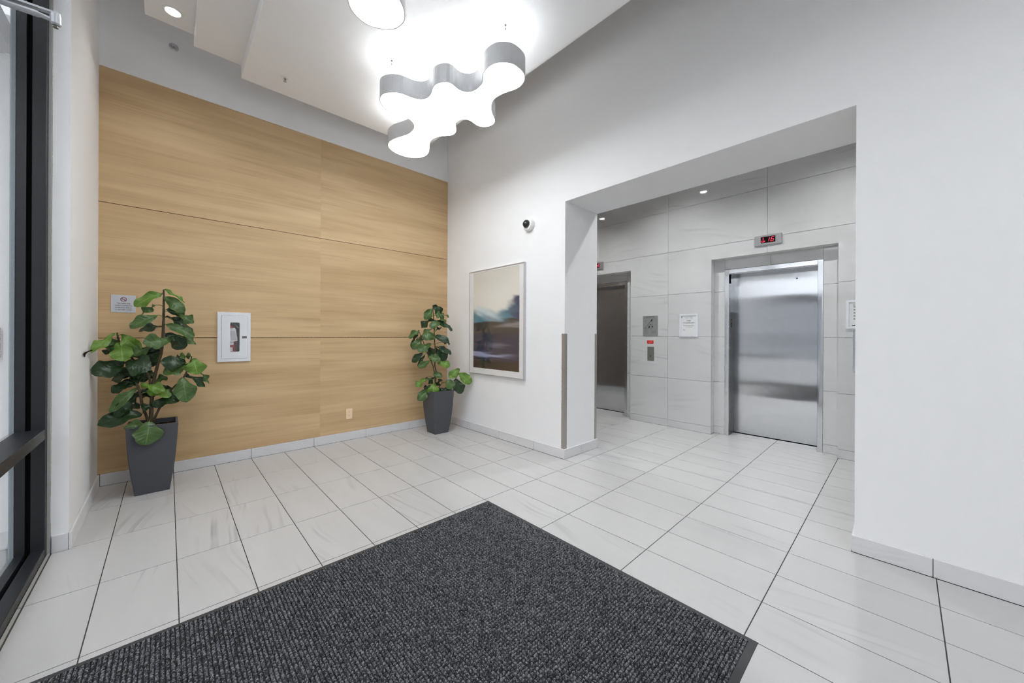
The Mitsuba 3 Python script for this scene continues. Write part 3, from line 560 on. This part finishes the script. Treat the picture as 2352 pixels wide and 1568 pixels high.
k = thing('fire_extinguisher', 'red fire extinguisher behind the narrow cabinet window', 'fire extinguisher')
ex, ey = 0.742, 0.082
part(k, 'cylinder', lathe([(0, 0), (0.050, 0), (0.054, 0.006), (0.054, 0.315), (0.048, 0.345), (0.030, 0.368), (0.018, 0.376), (0.018, 0.382), (0, 0.382)], 36).apply_translation((ex, ey, CZ0 + 0.0045)), red_paint, smooth=40)
part(k, 'valve', cat_mesh([lathe([(0, 0), (0.015, 0), (0.015, 0.030), (0, 0.030)], 20).apply_translation((ex, ey, CZ0 + 0.387)), box(ex - 0.008, ex + 0.070, ey - 0.008, ey + 0.008, CZ0 + 0.418, CZ0 + 0.430), box(ex - 0.008, ex + 0.060, ey - 0.008, ey + 0.008, CZ0 + 0.445, CZ0 + 0.453)]), black_rubber)
part(k, 'lever', cat_mesh([tube([(ex + 0.005, ey - 0.03, CZ0 + 0.400), (ex + 0.062, ey - 0.05, CZ0 + 0.335)], [0.007, 0.006], 8)]), grey_metal)
part(k, 'hose', tube(spline([(ex - 0.012, ey - 0.02, CZ0 + 0.395), (ex + 0.01, ey - 0.052, CZ0 + 0.40), (ex + 0.042, ey - 0.058, CZ0 + 0.33), (ex + 0.048, ey - 0.056, CZ0 + 0.18), (ex + 0.045, ey - 0.056, CZ0 + 0.10)], 20), 0.009, 10), black_rubber, smooth=50)
for m in (cbox(ex - 0.028, ex + 0.012, ey - 0.0595, ey - 0.0560, CZ0 + 0.093, CZ0 + 0.134, 0.0005), cbox(ex - 0.028, ex + 0.020, ey - 0.0595, ey - 0.0560, CZ0 + 0.158, CZ0 + 0.200, 0.0005)):
    part(k, 'paper_label', m, paper, label='white label')
tg = thing('inspection_tag', 'white inspection tag hung on the red extinguisher', 'tag')
v = np.array([(-0.026, 0.096), (0.026, 0.104), (0.036, 0.090), (0.052, -0.030), (-0.010, -0.042)]) + (ex, CZ0 + 0.232)
part(tg, 'card', prism_y(sg.Polygon(v), ey - 0.0720, ey - 0.0708), paper)
part(tg, 'print', prism_y(sg.Polygon(v).buffer(-0.009).intersection(sg.box(ex - .1, CZ0 + .20, ex + .1, CZ0 + .305)), ey - 0.0724, ey - 0.0721), diffuse('tag_print', srgb(188, 188, 196)), label='grey printed block')
part(tg, 'eyelet', aim(lathe([(0, 0), (0.0028, 0), (0.0028, 0.0008), (0, 0.0008)], 12), (ex + 0.004, ey - 0.0721, CZ0 + 0.322), NY), ink)

k = thing('power_outlet', 'almond power outlet low on the wood wall', 'outlet')
part(k, 'cover_plate', cbox(1.889, 1.964, 0.0035, 0.0098, 0.264, 0.392, 0.002), almond)
slots = []
for z in (0.352, 0.305):
    part(k, 'socket', prism_y(sg.Point(1.9265, z).buffer(0.0165).intersection(sg.box(1.90, z - 0.0135, 1.96, z + 0.0135)), 0.0020, 0.0034), almond)
    slots += [box(1.919, 1.9212, 0.0016, 0.0019, z - 0.001, z + 0.0085), box(1.9318, 1.934, 0.0016, 0.0019, z, z + 0.0075), aim(lathe([(0, 0), (0.003, 0), (0.003, 0.0003), (0, 0.0003)], 10), (1.9265, 0.0019, z - 0.0075), NY)]
slot_brown = diffuse('slot_brown', srgb(120, 96, 76))
for m in slots: part(k, 'slot', m, slot_brown)

# ------------------------------------------------------------------ entrance mat
k = thing('entrance_mat', 'large charcoal ribbed entrance mat lying on the tiles', 'mat')
mx0, mx1, my0, my1 = -0.190, 2.137, -4.325, -2.482
bw = 0.030
outer, innerp = sg.box(mx0, my0, mx1, my1), sg.box(mx0 + bw, my0 + bw, mx1 - bw, my1 - bw)
rimv = []
for (a, b, z) in ((0, 0, 0.0006), (0.002, 0.002, 0.003), (bw * .8, bw * .8, 0.0062), (bw, bw, 0.0062), (bw, bw, 0.002)):
    rimv += [(mx0 + a, my0 + a, z), (mx1 - a, my0 + a, z), (mx1 - a, my1 - a, z), (mx0 + a, my1 - a, z)]
rf = [(i * 4 + q, i * 4 + (q + 1) % 4, i * 4 + 4 + (q + 1) % 4, i * 4 + 4 + q) for i in range(4) for q in range(4)]
part(k, 'border', (np.array(rimv), np.array(rf)), mat('mat_rubber', srgb(52, 53, 54), 0.55), label='flat dark rubber border')
def mat_col(p, n, uv):                       # two fibre colours spun together, no matter where on a tuft
    a = smoothstep(0.35, 0.75, 0.6 * noise(p.x * 420, p.y * 420, p.z * 420) + 0.4 * noise(p.x * 170, p.y * 170))
    return mix(srgb(48, 49, 51), srgb(128, 129, 132), a)
mat_pile = diffuse('mat_pile', proc(mat_col))
part(k, 'backing', box(mx0 + bw, mx1 - bw, my0 + bw, my1 - bw, 0.0006, 0.0022), black_rubber)
pit = 0.0155
nx, ny = int((mx1 - mx0 - 2 * bw) / pit), int((my1 - my0 - 2 * bw) / pit)
px, py = (mx1 - mx0 - 2 * bw) / nx, (my1 - my0 - 2 * bw) / ny
ii, jj = np.meshgrid(np.arange(nx), np.arange(ny), indexing='ij'); ii, jj = ii.ravel(), jj.ravel(); N = len(ii)
cxy = np.stack([mx0 + bw + (ii + 0.5) * px, my0 + bw + (jj + 0.5) * py], 1) + rng.normal(0, 0.0006, (N, 2))
cs = np.array([(-1, -1), (1, -1), (1, 1), (-1, 1)], float)
levels = [(0.42, 0.0012), (0.37, 0.0078), (0.20, 0.0116)]
Vm = np.zeros((N, 13, 3)); hz = rng.uniform(-0.0016, 0.0016, N)
for l, (hw, z) in enumerate(levels):
    jit = rng.normal(0, 0.0005 if l else 0.0, (N, 4, 2))
    Vm[:, l * 4:l * 4 + 4, :2] = cxy[:, None] + cs[None] * np.array([px, py]) * hw + jit
    Vm[:, l * 4:l * 4 + 4, 2] = z + (hz[:, None] + rng.normal(0, 0.0006, (N, 4))) * (l > 0)
Vm[:, 12, :2] = cxy; Vm[:, 12, 2] = 0.0120 + hz
fb = []
for l in range(2):
    for q in range(4):
        a0, b0 = l * 4 + q, l * 4 + (q + 1) % 4; fb += [(a0, b0, b0 + 4), (a0, b0 + 4, a0 + 4)]
fb += [(8 + q, 8 + (q + 1) % 4, 12) for q in range(4)]
Fm = (np.array(fb)[None] + (np.arange(N) * 13)[:, None, None]).reshape(-1, 3)
part(k, 'pile', trimesh.Trimesh(Vm.reshape(-1, 3), Fm, process=False), mat_pile, smooth=True, stuff=True, label='rows of small charcoal tufts')

# ------------------------------------------------------------------ things on the right wall
NX = (-1, 0, 0)
k = thing('security_camera', 'white dome security camera with a black eye high on the right wall', 'security camera')
cpos = np.array([WR - 0.0005, -1.738, 2.622])
part(k, 'base', aim(lathe([(0, 0), (0.072, 0), (0.076, 0.004), (0.077, 0.022), (0.074, 0.040), (0.066, 0.052), (0.052, 0.056), (0, 0.056)], 48), cpos, NX), white_plastic, smooth=35)
tilt = np.array([-0.90, -0.10, -0.22]); tilt /= np.linalg.norm(tilt)
part(k, 'collar', aim(lathe([(0.038, 0), (0.049, 0), (0.049, 0.008), (0.045, 0.011), (0.038, 0.011)], 40), cpos + (-0.054, 0, 0), tilt), mat('collar_black', srgb(34, 34, 35), 0.35), smooth=35)
part(k, 'dome', aim(lathe([(0.043 * math.cos(t), 0.043 * math.sin(t) * 0.9) for t in np.linspace(0, math.pi / 2 - 1e-3, 14)] + [(0, 0.0387)], 40), cpos + np.array([-0.054, 0, 0]) + tilt * 0.009, tilt), 'bsdf_dome', smooth=60)
sc = []
for a in (90, 210, 330):
    w = math.radians(a); sc.append(aim(lathe([(0, 0), (0.0035, 0), (0.0035, 0.001), (0, 0.001)], 10), cpos + (-0.0495, 0.063 * math.cos(w), 0.063 * math.sin(w)), NX))
for m in sc: part(k, 'screw', m, grey_metal)

k = thing('framed_picture', 'framed abstract seascape print on the right wall beside the far plant', 'picture')
fy0, fy1, fz0, fz1 = -1.682, -0.603, 0.796, 2.195
fx0, fx1 = 3.333, WR - 0.001
full = sg.box(fy0, fz0, fy1, fz1)
part(k, 'frame', prism_x(full.difference(full.buffer(-0.009, join_style=2)), fx0, fx1), silver)
iy0, iy1, iz0, iz1 = -1.597, -0.688, 0.879, 2.168
part(k, 'mount', prism_x(full.buffer(-0.0095, join_style=2).difference(sg.box(iy0, iz0, iy1, iz1)), fx0 + 0.008, fx0 + 0.011), paper, label='white mount')
def art(p, n, uv):
    y, z = (p.y - iy0) / (iy1 - iy0), (p.z - iz0) / (iz1 - iz0)      # z: 0 at the foot, 1 at the top
    u = 1 - y                                                          # 0 on the left, 1 on the right
    s = z + 0.16 * u
    streak = fbm(u * 2.2 + s * 2 + 3, s * 13.0, 1.0) - 0.5             # strokes that fall to the left
    soft = fbm(u * 1.6 + 9, z * 4.0, 2.0) - 0.5
    flat = fbm(u * 2.0 + 5, z * 26.0, 4.0) - 0.5
    c = mix(srgb(208, 206, 198), srgb(224, 222, 214), smoothstep(0.98, 0.68, z))
    shore = 0.575 + 0.115 * u * u + 0.16 * soft + 0.10 * streak
    wave = smoothstep(shore + 0.035, shore - 0.035, z)
    sea = mix(srgb(92, 134, 150), srgb(66, 76, 100), smoothstep(0.25, 0.9, u + 1.3 * streak + 0.5 * soft))
    c = mix(c, sea, wave)
    m = z - (0.63 - 0.19 * u + 0.06 * streak)
    mist = smoothstep(0.085, 0.0, dr.abs(m)) * smoothstep(0.80, 0.35, u) * smoothstep(0.0, 0.14, u)
    c = mix(c, mi.Color3f(srgb(208, 219, 221)), dr.clip(0.95 * mist, 0, 1))
    low = smoothstep(0.50, 0.455, z + 0.07 * streak + 0.10 * flat)
    ground = mix(srgb(76, 70, 66), srgb(64, 63, 80), smoothstep(0.42, 0.30, z + 0.05 * flat))
    c = mix(c, ground, low)
    b1 = smoothstep(0.035, 0.0, dr.abs(z - (0.405 + 0.035 * u + 0.08 * flat))) * smoothstep(0.35, 0.8, u)
    b3 = smoothstep(0.03, 0.0, dr.abs(z - (0.245 + 0.06 * flat))) * smoothstep(0.2, 0.5, u) * smoothstep(0.95, 0.6, u)
    b2 = smoothstep(0.042, 0.0, dr.abs(z - (0.152 - 0.015 * u + 0.08 * flat))) * smoothstep(1.05, 0.45, u)
    c = mix(c, mi.Color3f(srgb(150, 144, 146)), 0.8 * b1)
    c = mix(c, mi.Color3f(srgb(128, 126, 142)), 0.6 * b3)
    c = mix(c, mi.Color3f(srgb(172, 174, 204)), 0.9 * b2)
    foot = smoothstep(0.115, 0.07, z + 0.09 * flat)
    return mix(c, mix(srgb(44, 40, 40), srgb(70, 60, 50), u), foot)
part(k, 'print', box(fx0 + 0.0115, fx0 + 0.013, iy0 - .005, iy1 + .005, iz0 - .005, iz1 + .005), diffuse('art_print', proc(art)), label='abstract print of cream sky, blue wave and dark shore')
part(k, 'glass', trimesh.Trimesh([[fx0 + 0.005, fy0 + .009, fz0 + .009], [fx0 + 0.005, fy1 - .009, fz0 + .009], [fx0 + 0.005, fy1 - .009, fz1 - .009], [fx0 + 0.005, fy0 + .009, fz1 - .009]], [[0, 1, 2], [0, 2, 3]], process=False), 'bsdf_pane')
part(k, 'backing', prism_x(full.buffer(-0.012, join_style=2), fx0 + 0.0135, fx0 + 0.018), paper)

def guard(label, x, sx):
    k = thing('corner_guard', label, 'corner guard', 'steel corner guards of the pier')
    t, leg = 0.0022, 0.040
    L = sg.Polygon([(x - sx * t, OY1 - t), (x - sx * t, OY1 + leg), (x - sx * 0.0002, OY1 + leg), (x - sx * 0.0002, OY1 - 0.0002), (x + sx * leg, OY1 - 0.0002), (x + sx * leg, OY1 - t)])
    body(k, prism_z(L, 0.1055, 1.344), guard_steel)
guard('steel corner guard on the near edge of the white pier', WR, 1)
guard('steel corner guard on the far edge of the white pier', LX, -1)

# ------------------------------------------------------------------ things on the marble wall
led = {'type': 'area', 'radiance': rgb(1.6, 0.10, 0.18), 'sampling_weight': 0.02}
def indicator(label, yc, arrow, digits):
    k = thing('floor_indicator', label, 'floor indicator', 'lift floor indicators')
    part(k, 'plate', cbox(MX - 0.018, MX - 0.0005, yc - 0.140, yc + 0.140, 2.439, 2.561, 0.003), plate_steel)
    w0 = yc + 0.074
    part(k, 'screen', box(MX - 0.0205, MX - 0.0182, yc - 0.074, yc + 0.074, 2.466, 2.540), gap_black)
    # reading direction on this wall is -y
    P = lambda u, v: (w0 - u, 2.466 + v)
    def seg(a, b): return sg.LineString([P(*a), P(*b)]).buffer(0.0032, quad_segs=2)
    S = []
    if arrow: S += [seg((0.024, 0.065), (0.024, 0.012)), sg.LineString([P(0.005, 0.026), P(0.011, 0.014), P(0.024, 0.0095), P(0.037, 0.014), P(0.043, 0.026)]).buffer(0.0032)]
    if digits == '16':
        S += [seg((0.082, 0.014), (0.091, 0.060))]
        S += [seg((0.102, 0.012), (0.112, 0.058)), seg((0.116, 0.062), (0.136, 0.064)), seg((0.108, 0.038), (0.130, 0.038)), seg((0.131, 0.036), (0.126, 0.014)), seg((0.102, 0.010), (0.124, 0.011))]
    else:
        S += [seg((0.106, 0.062), (0.101, 0.036)), seg((0.101, 0.036), (0.132, 0.036)), seg((0.136, 0.064), (0.127, 0.010))]
    part(k, 'digits', prism_x(shapely.union_all(S), MX - 0.0216, MX - 0.0206), diffuse('led_red', srgb(200, 30, 50)), emitter=led, label='glowing red floor number')
indicator('lift floor indicator with a red arrow and 16 above the nearer lift door', -3.622, True, '16')
indicator('lift floor indicator cut off by the pier above the half hidden lift door', -1.1575, False, '4')

def lines(yc, z, w, n, dz, h, m, x, indent=0.0):
    return [box(x - 0.0006, x, yc - w / 2, yc + w / 2 - indent * (i == 0), z - i * dz - h / 2, z - i * dz + h / 2) for i in range(n)]
k = thing('fire_plan_sign', 'grey metal fire evacuation plan above the small red sign', 'sign')
sx = MX - 0.0045
part(k, 'plate', cbox(sx, MX - 0.0004, -2.247, -2.009, 1.312, 1.625, 0.001), mat('plan_grey', srgb(160, 160, 160), 0.35, 0.3))
part(k, 'heading', text_on('IN CASE OF FIRE', 0.015, (sx - 0.0001, -2.128, 1.599), (0, -1, 0), (0, 0, 1), 0.0006, True, maxw=0.135), ink, label='dark heading')
pl = shapely.union_all([sg.LineString([(-2.040, 1.430), (-2.158, 1.570)]).buffer(0.0022), sg.LineString([(-2.040, 1.430), (-2.075, 1.432)]).buffer(0.002), sg.Polygon([(-2.130, 1.540), (-2.146, 1.536), (-2.164, 1.570), (-2.150, 1.577)]),
     sg.LineString([(-2.158, 1.570), (-2.170, 1.45), (-2.150, 1.435), (-2.095, 1.437), (-2.075, 1.432)]).buffer(0.0012), sg.Polygon([(-2.100, 1.440), (-2.098, 1.462), (-2.110, 1.478), (-2.124, 1.458), (-2.112, 1.440)]), sg.box(-2.166, 1.452, -2.150, 1.470), sg.box(-2.140, 1.482, -2.122, 1.494)])
part(k, 'plan_drawing', prism_x(pl, sx - 0.0006, sx - 0.0001), ink, label='dark line drawing of the floor plan')
part(k, 'small_print', cat_mesh([box(sx - 0.0005, sx - 0.0001, a, b, z - 0.0014, z + 0.0014) for a, b, z in
     [(-2.232, -2.022, 1.585), (-2.095, -2.030, 1.556), (-2.075, -2.030, 1.548), (-2.068, -2.034, 1.532), (-2.215, -2.195, 1.556), (-2.215, -2.202, 1.538), (-2.215, -2.200, 1.520), (-2.212, -2.198, 1.49)] +
     [(-2.105 + 0.004 * (i % 3), -2.038, 1.408 - i * 0.010) for i in range(6)] + [(-2.222 + 0.006 * (i % 2), -2.140, 1.408 - i * 0.010) for i in range(6)] + [(-2.225, -2.03, 1.330)]]), diffuse('plan_ink', srgb(112, 112, 114)), label='fine grey print')
k = thing('red_notice', 'small red notice with white print above the call button plate', 'sign')
part(k, 'plate', cbox(MX - 0.003, MX - 0.0004, -2.178, -2.076, 1.203, 1.255, 0.0008), red_sign)
part(k, 'print', cat_mesh([box(MX - 0.0035, MX - 0.0031, -2.177, -2.077, 1.2475, 1.2535)] + [box(MX - 0.0035, MX - 0.0031, -2.128 - w, -2.128 + w, z - .0022, z + .0022) for w, z in ((0.030, 1.236), (0.034, 1.226), (0.028, 1.216))]), diffuse('notice_print', srgb(226, 120, 116)), label='pale print lines')

def call_plate(label, y0, y1, z0, z1, tall):
    k = thing('call_button_plate', label, 'call button', 'lift call button plates')
    part(k, 'plate', cbox(MX - 0.006, MX - 0.0004, y0, y1, z0, z1, 0.002), mat('call_grey', srgb(140, 140, 134), 0.38, 0.5) if not tall else jamb_steel)
    zc, yc = (z0 + z1) / 2, (y0 + y1) / 2
    for z, c in ((zc + 0.032, plate_steel), (zc - 0.036, gap_black)) if not tall else ((zc + 0.13, plate_steel), (zc - 0.01, plate_steel)):
        r = 0.006 if c == gap_black else 0.013
        part(k, 'button', aim(lathe([(0, 0), (r, 0), (r * 0.9, 0.003), (0, 0.0035)], 20), (MX - 0.0061, yc, z), NX), c, smooth=30)
call_plate('grey lift call button plate below the small red notice', -2.188, -2.084, 0.946, 1.156, False)
call_plate('tall steel call button plate at the right edge of the opening', -4.53, -4.384, 0.948, 1.388, True)

def notice(label, y0, y1, z0, z1, kind):
    k = thing('framed_notice', label, 'notice', 'white framed notices')
    f = sg.box(y0, z0, y1, z1)
    part(k, 'frame', prism_x(f.difference(f.buffer(-0.022, join_style=2)), MX - 0.016, MX - 0.0004), white_metal)
    part(k, 'sheet', prism_x(f.buffer(-0.023, join_style=2), MX - 0.008, MX - 0.006), paper)
    yc = (y0 + y1) / 2; X = MX - 0.0086
    if kind == 'a':
        L = [(0.055, 0.268, .0016), (0.050, 0.260, .0016), (0.068, 0.247, .0012), (-1, 0, 0), (0.080, 0.196, .0018), (0.080, 0.191, .0018), (0.050, 0.184, .0016), (0.080, 0.160, .0016), (0.070, 0.154, .0014), (0.080, 0.143, .0012), (0.045, 0.130, .0012)]
        part(k, 'print', cat_mesh([box(X, X + 0.0005, yc - w, yc + w, z0 + z - t, z0 + z + t) for w, z, t in L if w > 0] + [box(X, X + 0.0005, yc + 0.050, yc + 0.080, z0 + 0.085 + i * .006, z0 + 0.088 + i * .006) for i in range(3)] + [box(X, X + .0005, yc + 0.085, yc + 0.100, z1 - 0.055, z1 - 0.035)]), grey_ink, label='grey print lines')
        part(k, 'heading', box(X, X + 0.0005, yc - 0.026, yc + 0.026, z0 + 0.218, z0 + 0.224), ink, label='dark heading line')
    else:
        part(k, 'print', cat_mesh([box(X, X + .0005, y1 - 0.14, y1 - 0.055, z1 - 0.050 - 0.010 * i, z1 - 0.045 - 0.010 * i) for i in range(2)] + [box(X, X + .0005, y1 - 0.075, y1 - 0.058, z1 - 0.078 - 0.032 * i, z1 - 0.066 - 0.032 * i) for i in range(5)]), grey_ink, label='grey marks')
        part(k, 'bars', cat_mesh([box(X, X + .0005, y0 + 0.03, y1 - 0.078, z1 - z, z1 - z + 0.006) for z in (0.068, 0.112, 0.170, 0.200)] + [box(X, X + .0005, y0 + 0.03, y1 - 0.046, z0 + 0.030, z0 + 0.039)]), ink, label='black bars')
notice('white framed notice between the plan sign and the nearer lift door', -2.815, -2.566, 1.314, 1.630, 'a')
notice('white framed notice with black bars cut off at the right edge of the opening', -4.62, -4.330, 1.412, 1.716, 'b')

# ------------------------------------------------------------------ door operator arm and fire alarm by the entrance
k = thing('door_operator_arm', 'silver door operator arm reaching in from the left at the top', 'door arm')
az = 2.200
part(k, 'rod', tube([(-0.318, -3.118, az + 0.010), (-0.05, -3.136, az), (0.002, -3.144, az - 0.002), (0.008, -3.145, az - 0.003), (0.030, -3.149, az - 0.007)], [0.0085, 0.0085, 0.0085, 0.0062, 0.0058], 16), mat('arm_silver', srgb(188, 190, 194), 0.35, 0.5), smooth=40)
part(k, 'bar', cat_mesh([prism_z(sg.LineString([(-0.312, -3.150), (-0.04, -3.143), (0.036, -3.150)]).buffer(0.007), az + 0.0095, az + 0.0150)]), 'bsdf_arm_silver')
part(k, 'knuckle', lathe([(0, -0.020), (0.0075, -0.020), (0.0105, -0.016), (0.0105, 0.008), (0, 0.008)], 24).apply_translation((0.034, -3.150, az)), 'bsdf_arm_silver', smooth=30)
part(k, 'bolt', lathe([(0, -0.026), (0.006, -0.026), (0.006, -0.0205), (0, -0.0205)], 6).apply_translation((0.034, -3.150, az)), grey_metal)
k = thing('fire_alarm', 'red fire alarm pull station seen through the glass at the left edge', 'fire alarm')
part(k, 'housing', cbox(-0.607, -0.488, -0.990, -0.9505, 1.172, 1.362, 0.006), red_alarm)
part(k, 'label', box(-0.600, -0.494, -0.9915, -0.9902, 1.212, 1.278), paper, label='white printed label')
part(k, 'marks', cat_mesh([box(x, x + 0.006, -0.9922, -0.9916, z, z + 0.012) for x, z in ((-0.510, 1.255), (-0.512, 1.232), (-0.530, 1.245), (-0.55, 1.225), (-0.57, 1.25))]), ink)
part(k, 'lever', cbox(-0.590, -0.505, -1.004, -0.9905, 1.288, 1.322, 0.004), red_alarm)
